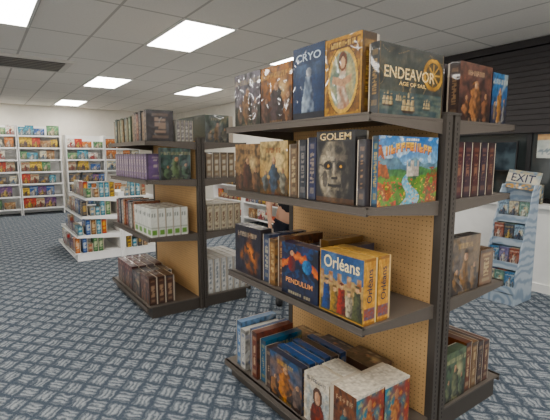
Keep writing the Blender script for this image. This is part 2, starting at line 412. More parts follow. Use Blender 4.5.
def art_valley(u, v):
    n1 = nz(u, v, 4, 31); n2 = nz(u, v, 10, 32); n3 = nz(u, v, 26, 33)
    c = mix((166, 200, 214), (56, 104, 168), v * 1.4 - .5 + n1 * .35)
    if n2 > .15 and v > .62: c = mix(c, (226, 232, 232), .6)
    if v < .66 + .12 * nz(u, 0, 6, 7): c = mix((110, 140, 150), (64, 92, 118), .4 + n2 * .7)
    if v < .54 + .10 * nz(u, 0, 5, 9): c = mix((80, 124, 70), (48, 84, 58), .4 + n2)
    if v < .42 + .07 * nz(u, 0, 7, 3): c = mix((98, 138, 48), (54, 92, 36), .4 + n2 * .8 + n3 * .3)
    w = .14 * max(0, (1.0 - v * 2.0)) + .008
    if abs(u - .5 - .07 * math.sin(v * 13)) < w and v < .46: c = mix((90, 156, 182), (196, 218, 220), .35 + n3 * .7)
    if u < .30 - .3 * v and n2 + .6 * n3 > -.25: c = mix((196, 100, 46), (96, 56, 32), .35 + n3 * .7)
    if u > .72 + .2 * v and v < .55 and n2 + .6 * n3 > -.25: c = mix((180, 70, 64), (80, 100, 46), .4 + n3 * .9)
    if nz(u, v, 34, 77) > .36 and v < .4: c = (236, 180, 90) if n1 > 0 else (216, 90, 90)
    if abs(u - .56) < .10 and .42 < v < .56 + .09 * (math.sin(u * 60) > 0): c = mix((210, 198, 178), (130, 120, 120), .3 + (u - .56) * 4)
    arc = .79 + .065 * math.cos((u - .5) * 4.2)
    for du_, col in ((.008, (104, 44, 24)), (0, None)):
        q = (v - arc + du_) / .072
        if abs(q) < .95 and .10 < u < .90 and glyph((u - .11 - du_) / .78, (q + .9) / 1.8, 10, 5.9):
            c = col if col else mix((252, 204, 78), (232, 130, 42), .5 - q * .6)
    if abs(v - .955) < .012 and .35 < u < .65 and strokes(u, 26, 1): c = (230, 224, 206)
    return c
def art_glow(u, v):
    n1 = nz(u, v, 4, 41); n2 = nz(u, v, 10, 42)
    r = math.hypot(u - .6, v - .4)
    c = mix((236, 136, 54), (34, 30, 42), r * 2.6 + n1 * 1.0)
    if n2 > .2: c = mix(c, (22, 20, 26), .7)
    if glyph((u - .12) / .76, (v - .78) / .09, 9, 2): c = mix(c, (210, 190, 156), .7)
    return c
def art_pendulum(u, v):
    n1 = nz(u, v, 4, 51); n2 = nz(u, v, 10, 52); n3 = nz(u, v, 24, 53)
    c = mix((50, 50, 82), (18, 20, 34), .45 + n1 * 1.2)
    if n2 > .1: c = mix(c, (50, 94, 142), .5)
    e = abs((v - .62) - .16 * math.sin(u * 4.4 - .6))
    if e < .05 + .12 * max(0, n2 + .1): c = mix((226, 120, 48), (130, 46, 32), e * 7)
    if math.hypot(u - .72, v - .64) < .13: c = mix((84, 140, 184), (30, 40, 84), .35 + (u - .72) * 3 + .3 * n3)
    if ((u - .3) / .11) ** 2 + ((v - .62) / .16) ** 2 < 1: c = mix((140, 56, 48), (46, 28, 40), .4 + (u - .3) * 4)
    if ((u - .3) / .05) ** 2 + ((v - .82) / .05) ** 2 < 1: c = (200, 154, 122)
    if v < .3: c = mix(c, (30, 30, 48), .7)
    if .04 < v < .09 and .2 < u < .8 and strokes(u, 16, 3): c = (160, 150, 124)
    return c
def art_orleans(u, v):
    n1 = nz(u, v, 4, 61); n2 = nz(u, v, 10, 62); n3 = nz(u, v, 26, 63)
    c = mix((112, 142, 172), (48, 72, 114), v * .9 + n1 * .5)
    if v < .60 + .08 * nz(u, 0, 7, 3): c = mix((198, 170, 120), (126, 98, 66), .35 + n2 * .7)
    if .5 < v < .68 and math.sin(u * 30) > .2: c = mix((150, 98, 68), (190, 170, 138), .4 + n2)
    if v < .2: c = mix((104, 88, 56), (58, 64, 42), .5 + n2 * .8)
    for (cx, col, hh) in ((.17, (54, 76, 128), .46), (.36, (164, 130, 68), .38), (.68, (204, 190, 158), .37), (.86, (82, 86, 54), .48), (.52, (168, 54, 38), .45)):
        w = .09 * (1.25 - v * 1.1)
        if abs(u - cx) < w and .04 < v < hh: c = mix(col, (30, 26, 26), .25 + n3 * .5 + (u - cx) * 5)
        if ((u - cx) / .038) ** 2 + ((v - hh - .03) / .045) ** 2 < 1: c = (206, 166, 128)
        if ((u - cx) / .05) ** 2 + ((v - hh - .075) / .022) ** 2 < 1: c = mix(col, (60, 44, 30), .6)
    if min(u, 1 - u, v, 1 - v) < .022: c = (186, 146, 84)
    return c
def art_parch_side(u, v):
    n1 = nz(u, v, 6, 64)
    c = mix((214, 166, 98), (186, 132, 72), .4 + n1)
    if v < .04 or v > .96: c = (146, 102, 56)
    if .08 < v < .26: c = mix((80, 90, 120), (170, 84, 54), .5 + nz(u, v, 30, 2))
    return c
def art_woman(u, v):
    n1 = nz(u, v, 5, 71); n2 = nz(u, v, 10, 72)
    c = mix((226, 216, 198), (186, 168, 142), .35 + n1)
    if u > .1 and v < .78: c = mix(c, (120, 138, 148), .35 + n2 * .6)
    if ((u - .55) / .28) ** 2 + ((v - .18) / .34) ** 2 < 1: c = mix((140, 62, 44), (60, 36, 34), .4 + n2)
    if ((u - .55) / .19) ** 2 + ((v - .62) / .19) ** 2 < 1: c = (74, 46, 32)
    if ((u - .55) / .11) ** 2 + ((v - .59) / .14) ** 2 < 1: c = mix((218, 176, 146), (160, 112, 86), .3 + (u - .55) * 3)
    if glyph((u - .12) / .76, (v - .88) / .07, 9, 4): c = (86, 84, 90)
    return c
def art_heroic(u, v):
    n1 = nz(u, v, 4, 81); n2 = nz(u, v, 10, 82)
    c = mix((50, 112, 130), (150, 60, 44), u * .9 + n1)
    if n2 > .25: c = mix(c, (226, 190, 110), .5)
    if ((u - .45) / .2) ** 2 + ((v - .35) / .38) ** 2 < 1 + n2: c = mix((196, 140, 92), (100, 36, 32), .35 + n2 * .8 + (u - .45) * 2)
    if ((u - .48) / .08) ** 2 + ((v - .77) / .10) ** 2 < 1: c = mix((200, 146, 114), (110, 70, 50), .3 + (u - .48) * 4)
    if v > .95: c = (214, 206, 190)
    return c
def art_whitegreen(u, v):
    c = (232, 232, 222)
    if .08 < v < .26 and .12 < u < .88: c = (112, 156, 76)
    if .30 < v < .34: c = (170, 176, 160)
    if glyph((u - .14) / .72, (v - .72) / .12, 8, 4): c = (120, 128, 118)
    return c
def spine(c, t, seed=0, c2=None, horiz=False):
    c2 = c2 or mix(c, (10, 10, 10), .4)
    def f(u, v):
        if horiz: u, v = v, u
        k = mix(c, (c[0] * .5, c[1] * .5, c[2] * .5), .15 + .4 * nz(u, v * 2, 4, seed))
        if v > .92 or v < .05: k = c2
        if glyph((v - .28) / .5, (u - .30) / .40, 10, seed): k = mix(k, t, .75)
        if .11 < v < .2 and .22 < u < .78: k = mix(t, c2, .5)
        if v > .82 and v < .90 and .2 < u < .8: k = mix(k, t, .45)
        if u < .06 or u > .94: k = mix(k, (20, 18, 18), .35)
        return k
    return f

# ------------------------------------------------------------------ box builder
FACES = ('-X', '-Y', '+Z', '+X', '+Y', '-Z')
def grid_box(vs, fs, cs, lo, hi, arts, base, cell):
    x0, y0, z0 = lo; x1, y1, z1 = hi; dx, dy, dz = x1-x0, y1-y0, z1-z0
    spec = {'-X': ((x0, y1, z0), (0, -dy, 0), (0, 0, dz), dy, dz), '-Y': ((x0, y0, z0), (dx, 0, 0), (0, 0, dz), dx, dz),
            '+Z': ((x0, y1, z1), (0, -dy, 0), (dx, 0, 0), dy, dx), '+X': ((x1, y0, z0), (0, dy, 0), (0, 0, dz), dy, dz),
            '+Y': ((x1, y1, z0), (-dx, 0, 0), (0, 0, dz), dx, dz), '-Z': ((x0, y0, z0), (0, dy, 0), (dx, 0, 0), dy, dx)}
    a1, a2 = (.18, .16) if cell < .007 else (.06, .04)
    for k in FACES:
        o, du, dv, lu, lv = spec[k]; fn = arts.get(k)
        nu = max(1, int(round(lu / cell))) if fn else 1; nv = max(1, int(round(lv / cell))) if fn else 1
        i0 = len(vs)
        for j in range(nv + 1):
            for i in range(nu + 1):
                u = i / nu; v = j / nv
                vs.append((o[0] + du[0]*u + dv[0]*v, o[1] + du[1]*u + dv[1]*v, o[2] + du[2]*u + dv[2]*v))
                if fn:
                    q = fn(u, v)
                    k2 = .96 + a1 * noise.noise(Vector((u * lu * 55, v * lv * 55, base[0] * .37))) + a2 * noise.noise(Vector((u * lu * 120, v * lv * 120, base[1] * .21)))
                    q = [max(0, min(255, a * k2)) for a in q]
                else: q = base
                cs.extend(lin(q))
        for j in range(nv):
            for i in range(nu):
                a = i0 + j * (nu + 1) + i
                fs.append((a, a + 1, a + nu + 2, a + nu + 1))

def fin(name, vs, fs, cs):
    me = bpy.data.meshes.new(name); me.from_pydata(vs, [], fs)
    ca = me.color_attributes.new('Col', 'FLOAT_COLOR', 'POINT'); ca.data.foreach_set('color', cs)
    me.materials.append(M_PRINT); me.update(); return me

def parts_mesh(size, axis, arts, base, cell, tray=(214, 206, 190)):
    dx, dy, dz = size; lo = [-dx/2, -dy/2, 0]; hi = [dx/2, dy/2, dz]
    k = {'x': 0, 'y': 1, 'z': 2}[axis.strip('-+')]
    sgn = axis[0] == '-'
    L = hi[k] - lo[k]; llo, lhi = list(lo), list(hi); tlo, thi = list(lo), list(hi)
    if sgn: lhi[k] = lo[k] + L * .84; tlo[k] = lo[k] + L * .84
    else: llo[k] = hi[k] - L * .84; thi[k] = hi[k] - L * .84
    for q in range(3):
        if q != k:
            tlo[q] += .0025; thi[q] -= .0025
    v, f, c = [], [], []; grid_box(v, f, c, llo, lhi, arts, base, cell); lid = (v, f, c)
    v2, f2, c2 = [], [], []; grid_box(v2, f2, c2, tlo, thi, {}, tray, 1.0)
    return lid, (v2, f2, c2)

def text_mesh(s, width, height, m):
    cu = bpy.data.curves.new('txt', 'FONT'); cu.body = s; cu.extrude = 0; cu.align_x = 'CENTER'; cu.align_y = 'CENTER'; cu.resolution_u = 3; cu.offset = .012
    o = bpy.data.objects.new('txt', cu); COL.objects.link(o)
    dg = bpy.context.evaluated_depsgraph_get(); me = bpy.data.meshes.new_from_object(o.evaluated_get(dg))
    bpy.data.objects.remove(o)
    xs = [v.co.x for v in me.vertices]; ys = [v.co.y for v in me.vertices]
    cx, cy = (min(xs) + max(xs)) / 2, (min(ys) + max(ys)) / 2; w = max(xs) - min(xs); h = max(ys) - min(ys)
    for v in me.vertices:
        v.co.x = (v.co.x - cx) / w * width; v.co.y = (v.co.y - cy) / h * height
    me.materials.clear(); me.materials.append(m); me.name = 'title_lettering'
    return me
DIRM = {'-X': Matrix(((0, 0, -1), (-1, 0, 0), (0, 1, 0))), '-Y': Matrix(((1, 0, 0), (0, 0, -1), (0, 1, 0))),
        '-Yv': Matrix(((0, -1, 0), (0, 0, -1), (1, 0, 0)))}
def letter(parent, s, face, pos, w, h, m, name='title_lettering'):
    o = bpy.data.objects.new(name, text_mesh(s, w, h, m)); link(o, parent)
    o.matrix_local = Matrix.Translation(pos) @ DIRM[face].to_4x4()
    return o

def game(lo, size, axis, arts, base, label, group=None, cell=.007, rot=0, tray=(190, 178, 160), name='board_game_box', cat='board game'):
    lid, tr = parts_mesh(size, axis, arts, base, cell, tray)
    o = obj(name, fin(name, *lid), (lo[0] + size[0]/2, lo[1] + size[1]/2, lo[2] + .0012), label=label, category=cat, group=group, rot=rot)
    obj('box_tray', fin('box_tray', *tr), parent=o)
    return o

def proto(size, axis, arts, base, cell=.014, tray=(190, 178, 160)):
    lid, tr = parts_mesh(size, axis, arts, base, cell, tray)
    v = lid[0] + tr[0]; n = len(lid[0]); f = lid[1] + [tuple(i + n for i in q) for q in tr[1]]; c = lid[2] + tr[2]
    return fin('board_game_box', v, f, c)
def place(me, lo, size, label, group, rot=0, name='board_game_box', cat='board game'):
    return obj(name, me, (lo[0] + size[0]/2, lo[1] + size[1]/2, lo[2] + .0012), label=label, category=cat, group=group, rot=rot)

T_GOLD = mat('gold_ink', (214, 168, 86), .35, nscale=90, col2=(236, 204, 134)); T_CREAM = mat('cream_ink', (236, 216, 160), .5)
T_PGOLD = mat('pale_gold_ink', (200, 160, 92), .35, nscale=120, col2=(240, 220, 166)); T_DARK = mat('dark_ink', (40, 44, 70), .5)
T_ORANGE = mat('orange_ink', (226, 150, 80), .5); T_ICE = mat('pale_blue_ink', (186, 200, 210), .5)

# ---------------- near unit, top shelf
g = 'board games on the top shelf of the near unit'
game((1.41, 2.12, Z1), (.075, .30, .325), '-x', {'-X': art_scene((112, 106, 116), (80, 64, 64), (66, 68, 50), (134, 102, 74), (190, 170, 130), 1), '-Y': spine((76, 66, 66), (160, 144, 116), 1)}, (72, 62, 62), 'muted purple-brown board game box with fantasy cover, cover outward', g, cell=.005)
game((1.405, 1.805, Z1), (.08, .30, .32), '-x', {'-X': art_scene((180, 122, 70), (106, 68, 50), (78, 46, 32), (76, 60, 60), (216, 172, 104), 2.3, fw=.2, fh=.3), '-Y': spine((100, 68, 44), (190, 150, 96), 2)}, (96, 68, 48), 'brown and orange board game box with battle scene cover', g, cell=.005)
b = game((1.40, 1.545, Z1), (.075, .245, .365), '-x', {'-X': art_cryo, '-Y': spine((40, 50, 70), (160, 170, 180), 3)}, (44, 54, 76), 'tall icy dark-blue board game box with pale title', g, cell=.005)
letter(b, 'CRYO', '-X', (-.0385, 0, .312), .19, .038, T_ICE)
game((1.395, 1.30, Z1), (.11, .235, .355), '-x', {'-X': art_gold, '-Y': spine((104, 74, 42), (186, 156, 96), 4)}, (88, 64, 40), 'ornate gold and brown board game box with oval portrait cover', g, cell=.004)
b = game((1.425, 1.228, Z1), (.465, .06, .30), '-y', {'-Y': art_endeavor, '-X': spine((40, 42, 40), (170, 134, 84), 5), '+Z': plain((50, 50, 46))}, (40, 42, 42), 'dark teal seafaring board game box with gold compass emblem', g, cell=.004)
letter(b, 'ENDEAVOR', '-Y', (-.018, -.0307, .182), .365, .050, T_PGOLD)
letter(b, 'AGE OF SAIL', '-Y', (.0, -.0307, .138), .20, .017, T_GOLD)
for i, c in enumerate([(52, 62, 88), (96, 44, 40), (70, 74, 60), (44, 44, 52)]):
    game((1.62, 1.36 + i * .25, Z1), (.22, .22, .07), '+z', {'-X': spine(c, (210, 200, 180), i, horiz=True)}, c, 'flat-lying board game box on top shelf behind the front row', g, cell=.02)
game((2.05, 1.235, Z1), (.32, .07, .30), '-y', {'-Y': art_scene((106, 72, 60), (52, 38, 40), (60, 38, 32), (154, 108, 76), (210, 184, 146), 9, fw=.17), '-X': spine((62, 44, 42), (170, 140, 106), 5)}, (54, 42, 38), 'dark brown board game box with figures on the cover', g, cell=.005)
game((2.39, 1.24, Z1), (.17, .22, .28), '-y', {'-Y': art_scene((70, 112, 152), (44, 68, 106), (50, 54, 80), (176, 130, 84), (206, 196, 170), 10), '-X': spine((54, 78, 110), (200, 190, 170), 5)}, (54, 74, 106), 'narrow blue board game box at the end of the shelf', g)
game((2.06, 1.33, Z1), (.3, .3, .3), '-y', {}, (58, 50, 52), 'large dark board game box behind the front box', g, cell=.03)

# ---------------- near unit, second shelf
g = 'board games on the second shelf of the near unit'
game((1.405, 2.12, Z2), (.07, .295, .30), '-x', {'-X': art_scene((158, 126, 90), (102, 76, 54), (80, 56, 38), (88, 56, 48), (60, 40, 30), 12), '-Y': spine((92, 70, 52), (180, 160, 124), 1)}, (96, 74, 56), 'tan and brown board game box, cover outward', g, cell=.005)
game((1.40, 1.835, Z2), (.07, .275, .31), '-x', {'-X': art_scene((206, 182, 132), (164, 128, 80), (116, 86, 52), (70, 86, 104), (120, 60, 40), 13.2, fw=.18), '-Y': spine((160, 132, 88), (90, 60, 40), 2)}, (160, 130, 92), 'cream and gold board game box with group scene cover', g, cell=.005)
for (y, w, c, t, h, lab) in ((1.752, .072, (116, 94, 74), (206, 186, 146), .29, 'brown board game box standing spine outward'),
                        (1.678, .066, (48, 52, 62), (160, 150, 140), .31, 'charcoal board game box standing spine outward'),
                        (1.600, .07, (40, 46, 80), (180, 160, 134), .32, 'navy board game box standing spine outward'),
                        (1.268, .052, (52, 46, 50), (170, 134, 100), .30, 'thin dark board game box standing spine outward')):
    game((1.40, y, Z2), (.28, w, h), '-y', {'-X': spine(c, t, y)}, c, lab, g, cell=.006)
b = game((1.395, 1.328, Z2), (.09, .262, .345), '-x', {'-X': art_stone, '-Y': spine((38, 36, 40), (150, 140, 124), 4)}, (36, 36, 40), 'black board game box with shadowed stone face on the cover', g, cell=.004)
letter(b, 'GOLEM', '-X', (-.0457, 0, .318), .21, .034, T_PGOLD)
game((1.43, 1.222, Z2), (.44, .04, .315), '-y', {'-Y': art_valley, '-X': spine((54, 90, 116), (210, 170, 84), 5)}, (60, 88, 106), 'bright board game box with river valley and castle cover', g, cell=.0035)
for i in range(5):
    c = [(78, 30, 40), (58, 28, 42), (76, 36, 36), (50, 30, 46), (68, 38, 40)][i]
    game((2.06 + i * .082, 1.235, Z2), (.078, .27, .30), '-x', {'-Y': spine(c, (160, 124, 96), i), '-X': plain(c, i)}, c, 'dark maroon board game box standing upright in a row', g)
for i in range(4):
    game((1.70, 1.35 + i * .22, Z2), (.17, .2, .09 + .05 * (i % 2)), '+z', {}, [(70, 66, 60), (90, 50, 40), (44, 60, 80), (110, 96, 70)][i], 'flat board game box lying behind the front row', g, cell=.03)

# ---------------- near unit, third shelf
g = 'board games on the third shelf of the near unit'
game((1.40, 2.11, Z3), (.10, .31, .32), '-x', {'-X': art_glow, '-Y': spine((50, 42, 48), (206, 136, 74), 1), '+Z': plain((56, 52, 64))}, (44, 38, 46), 'dark board game box with glowing orange cover', g, cell=.006)
for (y, w, c, t, h, dx, lab) in ((2.028, .074, (60, 72, 100), (200, 190, 160), .30, .01, 'slate blue board game box spine outward'), (1.955, .068, (150, 110, 70), (220, 190, 140), .285, 0, 'tan board game box spine outward'),
                        (1.875, .074, (96, 62, 44), (206, 166, 116), .31, .015, 'brown board game box spine outward')):
    game((1.40 + dx, y, Z3), (.29, w, h), '-y', {'-X': spine(c, t, y), '+Z': plain(c, y), '-Y': art_scene(c, mix(c, (20, 20, 20), .5), c, t, t, y)}, c, lab, g, cell=.006)
b = game((1.385, 1.555, Z3), (.085, .312, .295), '-x', {'-X': art_pendulum, '-Y': spine((42, 40, 60), (200, 126, 64), 2), '+Z': plain((46, 46, 70))}, (38, 38, 54), 'dark indigo board game box with orange swirl cover', g, cell=.004)
letter(b, 'PENDULUM', '-X', (-.0437, 0, .085), .23, .028, T_ORANGE)
for i in range(2):
    b = game((1.383 + i * .094, 1.238, Z3), (.088, .30, .315), '-x', {'-X': art_orleans, '-Y': art_parch_side, '+Z': plain((206, 164, 100))}, (206, 164, 100), 'blue and tan medieval board game box, cover outward' if i == 0 else 'blue and tan medieval board game box directly behind its twin', g, cell=.004, tray=(216, 190, 140))
    if i == 0: letter(b, 'Orléans', '-X', (-.0449, 0, .262), .24, .062, T_CREAM)
    letter(b, 'Orléans', '-Yv', (-.008, -.1508, .185), .16, .036, T_DARK)
for i, (c, y, h) in enumerate((((62, 62, 80), 1.60, .27), ((120, 90, 56), 1.69, .30), ((64, 80, 104), 1.78, .26))):
    game((1.58, y, Z3), (.28, .075, h), '-y', {'+Z': plain(c), '-Y': plain(c)}, c, 'board game box standing behind the front row', g, cell=.01)

# ---------------- near unit, bottom shelf
g = 'board games on the bottom shelf of the near unit'
cols = [((100, 134, 172), (226, 226, 226), 'pale blue'), ((210, 206, 196), (50, 66, 110), 'white'), ((40, 74, 124), (220, 206, 180), 'blue'), ((110, 60, 46), (220, 196, 160), 'brown'), ((44, 92, 122), (216, 176, 96), 'teal')]
for i, (c, t, nm) in enumerate(cols):
    game((1.35 + [.01, 0, .03, .0, .02][i], 2.36 - .069 * (i + 1), Z4), (.29, .064, .31 - .016 * ((i * 2) % 3)), '-y', {'-X': spine(c, t, i), '+Z': plain(c, i), '-Y': art_scene(c, mix(c, (30, 30, 30), .5), c, t, t, i + 90)}, c, nm + ' board game box spine outward on the bottom shelf', g)
game((1.36, 1.942, Z4), (.1, .06, .26), '-y', {'-X': spine((70, 52, 46), (200, 180, 150), 5), '+Z': plain((70, 52, 46))}, (70, 52, 46), 'small dark board game box tucked between larger ones', g)
for i in range(6):
    c = [(52, 56, 74), (42, 80, 134), (42, 80, 134), (42, 80, 134), (70, 56, 50), (42, 80, 134)][i]
    game((1.345 + i * .058, 1.63 + [0, .004, -.003, .005, .002, .0][i], Z4), (.050, .30, .275 + .006 * (i % 2)), '-x', {'-X': art_scene((50, 76, 110), (186, 108, 50), (58, 38, 30), (190, 122, 64), (226, 180, 90), 33, fw=.2, fh=.34), '+Z': plain(c, i), '-Y': spine(c, (206, 156, 88), 3)}, c, 'blue-edged board game box filed front to back', g, cell=.005, tray=(150, 140, 128))
for i in range(2):
    game((1.355 + i * .127, 1.425, Z4), (.12, .195, .27), '-x', {'-X': art_woman, '+Z': plain((222, 214, 198)), '-Y': plain((200, 188, 168))}, (210, 200, 182), 'cream board game box with portrait cover', g, cell=.005)
for i in range(2):
    game((1.35 + i * .202, 1.236, Z4), (.195, .18, .30 - .012 * i), '-y', {'-Y': art_heroic, '+Z': plain((220, 210, 192), i), '-X': art_scene((126, 80, 54), (84, 50, 40), (60, 38, 36), (60, 96, 104), (216, 196, 160), 41)}, (110, 78, 56), 'white-topped brown board game box with colourful hero cover', g, cell=.005)
for i in range(3):
    c = [(80, 60, 50), (50, 60, 84), (120, 96, 70)][i]
    game((1.70, 1.45 + i * .28, Z4), (.17, .25, .24 - i * .03), '+z', {'+Z': art_scene(c, mix(c, (200, 190, 170), .3), c, c, (200, 190, 160), i + 60)}, c, 'board game box stacked behind the front row', g, cell=.012)

# right side lower shelves
g = 'board games on the far side of the near unit'
game((2.06, 1.235, Z3), (.30, .08, .33), '-y', {'-Y': art_scene((116, 94, 68), (70, 56, 46), (62, 46, 34), (140, 104, 66), (200, 166, 110), 51)}, (70, 58, 48), 'brown board game box standing on the far side shelf', g, cell=.005)
game((2.06, 1.33, Z3), (.30, .25, .29), '-y', {'+Z': plain((76, 60, 50))}, (76, 60, 50), 'dark brown board game box behind another', g, cell=.02)
game((2.38, 1.24, Z3), (.15, .28, .22), '-y', {'-Y': spine((120, 86, 58), (206, 186, 140), 3), '+Z': plain((120, 90, 62))}, (116, 86, 58), 'small tan board game box on the far side shelf', g)
game((2.06, 1.235, Z4), (.22, .07, .30), '-y', {'-Y': art_scene((90, 106, 74), (52, 70, 54), (44, 54, 38), (112, 116, 84), (190, 180, 136), 52)}, (66, 78, 58), 'green board game box on the bottom shelf', g)
for i in range(4):
    c = [(112, 68, 46), (136, 104, 72), (72, 50, 42), (94, 58, 46)][i]
    game((2.29 + i * .07, 1.24, Z4), (.066, .28, .31 - .015 * i), '-x', {'-Y': spine(c, (210, 190, 150), i + 9), '+Z': plain(c)}, c, 'brown board game box standing upright on the bottom shelf', g)

# ---------------- second unit
g = 'board games on the second shelving unit'
def rowy(x, y, z, n, w, dep, h, cs, lab, grp=g, dv=.018):
    ms = [proto((dep, w - .004, h - dv * (i % 2)), '-y', {'-X': spine(c, t, i), '-Y': spine(c, t, i + 4), '+Z': plain(c, i)}, c, cell=.012) for i, (c, t) in enumerate(cs)]
    for i in range(n):
        place(ms[i % len(ms)], (x + random.random() * dv, y + i * w, z), (dep, w - .004, h), lab, grp)
def filex(x, y, z, nx, ny, t, w, h, c, cover, sp, lab, grp=g):
    m = proto((t - .004, w - .006, h), '-x', {'-X': cover, '-Y': sp, '+Z': plain(c)}, c, cell=.012)
    for j in range(ny):
        for i in range(nx):
            place(m, (x + i * t, y + j * w, z), (t - .004, w - .006, h), lab, grp)
rowy(1.29, 4.32, G2[3], 8, .08, .26, .26, [((100, 118, 92), (206, 196, 156)), ((126, 116, 82), (70, 50, 40)), ((66, 90, 92), (190, 180, 140)), ((150, 124, 80), (60, 40, 40))], 'muted green board game box spine outward on top shelf')
rowy(1.29, 3.82, G2[3], 6, .08, .26, .285, [((58, 50, 52), (190, 160, 136)), ((150, 124, 98), (60, 40, 40)), ((42, 50, 60), (180, 150, 126)), ((110, 52, 44), (210, 180, 140))], 'dark board game box spine outward on top shelf')
for i in range(4):
    filex(1.57 + i * .042, 3.79, G2[3], 1, 1, .042, .22, .2, (206, 202, 190), plain((206, 202, 190)), spine((216, 210, 198), (90, 80, 90), i), 'slim off-white boxed game on the top shelf')
rowy(1.29, 3.86, G2[2], 13, .082, .24, .245, [((118, 94, 136), (226, 210, 190))], 'purple board game box in a spine-out row', dv=.002)
b = game((1.40, 3.785, G2[2]), (.30, .065, .30), '-y', {'-Y': art_scene((62, 92, 82), (44, 64, 58), (38, 52, 38), (100, 118, 82), (186, 174, 128), 61)}, (46, 64, 56), 'dark green board game box at the shelf end', g)
rowy(1.29, 4.32, G2[1], 8, .082, .27, .29, [((190, 104, 54), (236, 222, 196)), ((206, 200, 188), (60, 60, 70)), ((88, 94, 108), (210, 196, 180)), ((130, 48, 42), (220, 200, 170))], 'orange, white or grey board game box spine outward')
filex(1.29, 3.79, G2[1], 5, 4, .075, .128, .27, (230, 230, 220), art_whitegreen, art_whitegreen, 'narrow white board game box with small green marks')
filex(1.25, 3.80, G2[0], 3, 1, .085, .27, .27, (80, 54, 44), art_scene((110, 70, 54), (60, 40, 36), (50, 34, 30), (136, 96, 72), (186, 160, 130), 65), spine((84, 56, 44), (190, 160, 130), 5), 'dark brown board game box on the bottom shelf')
filex(1.25, 4.075, G2[0], 4, 1, .085, .26, .245, (62, 54, 54), art_scene((80, 66, 60), (48, 40, 40), (40, 34, 32), (116, 92, 78), (170, 140, 120), 66.3), spine((66, 54, 52), (180, 160, 140), 6), 'small charcoal board game box on the bottom shelf')
filex(1.25, 4.34, G2[0], 4, 2, .085, .27, .26, (92, 46, 40), art_scene((116, 56, 46), (70, 38, 36), (54, 36, 32), (140, 104, 76), (190, 160, 126), 67.1), spine((96, 48, 42), (206, 180, 150), 7), 'dark red board game box on the bottom shelf')
filex(1.87, 3.80, G2[3], 1, 3, .32, .27, .27, (56, 66, 60), plain((60, 66, 60)), art_scene((76, 90, 76), (48, 56, 52), (44, 50, 42), (130, 104, 76), (186, 166, 126), 66), 'dark green board game box on the top shelf end')
filex(1.87, 3.80, G2[2], 4, 2, .085, .27, .26, (120, 110, 96), plain((110, 104, 90)), spine((136, 112, 82), (216, 206, 180), 6), 'tan board game box on the far side')
filex(1.87, 3.80, G2[1], 5, 2, .08, .27, .27, (212, 200, 172), plain((212, 200, 172)), spine((218, 204, 174), (110, 80, 64), 7), 'beige board game box on the far side')
filex(1.86, 3.79, G2[0], 6, 2, .078, .27, .36, (232, 230, 224), plain((232, 230, 224)), spine((236, 234, 228), (110, 120, 130), 8, c2=(200, 200, 196)), 'white board game box on the far side bottom shelf')

# ---------------- pools for distant shelves
POOL = []
pal = [((206, 60, 46), (240, 216, 96), 'red'), ((44, 90, 166), (236, 236, 226), 'blue'), ((234, 192, 60), (70, 50, 60), 'yellow'), ((66, 126, 76), (236, 226, 190), 'green'),
       ((220, 120, 52), (240, 230, 210), 'orange'), ((236, 232, 222), (190, 50, 50), 'white'), ((100, 60, 120), (230, 206, 120), 'purple'), ((54, 60, 76), (220, 180, 100), 'slate'),
       ((70, 150, 176), (246, 246, 236), 'turquoise'), ((150, 104, 66), (240, 220, 180), 'brown'), ((206, 186, 150), (150, 60, 50), 'tan'), ((230, 220, 190), (50, 100, 150), 'cream')]
for i, (c, t, nm) in enumerate(pal):
    for (w, h) in ((.30, .22), (.18, .22), (.24, .13)):
        cov = art_scene(c, mix(c, (250, 240, 220), .35), mix(c, (30, 30, 30), .4), mix(t, (110, 80, 60), .3), t, i + w * 10)
        sp = spine(c, t, i)
        POOL.append((proto((.07, w, h), '-x', {'-X': cov, '-Y': sp, '+Z': plain(c)}, c, cell=.018), (.07, w, h), nm))
def fill_x(xf, y0, y1, z, grp, maxh=.3, deep=2, lab='board game box facing outward on white shelf', gap=.004, minh=0):
    y = y0 + .02
    while True:
        c = [p for p in POOL if p[1][2] <= maxh and p[1][2] > minh]
        me, s, nm = random.choice(c)
        if y + s[1] > y1 - .01: break
        for d in range(deep):
            place(me, (xf + d * .075 + random.random() * .02, y, z), s, nm + ' ' + lab, grp)
        y += s[1] + gap + (.06 if random.random() < .2 else 0)
for i, z in enumerate(G3):
    fill_x(1.28 - G3S[i], 6.52, 7.88, z, 'games on the low white shelving', .23, deep=1)
    for k in range(4):
        me, s, nm = random.choice([p for p in POOL if p[1][2] <= .23])
        place(me, (1.385 + .075 * k - G3S[i], 6.52, z), s, nm + ' board game box filed at the end of white shelving', 'games on the low white shelving')
        me, s, nm = random.choice([p for p in POOL if p[1][2] <= .23])
        place(me, (1.83 + .085 * k, 6.52, z), s, nm + ' board game box on the far side of white shelving', 'games on the low white shelving')

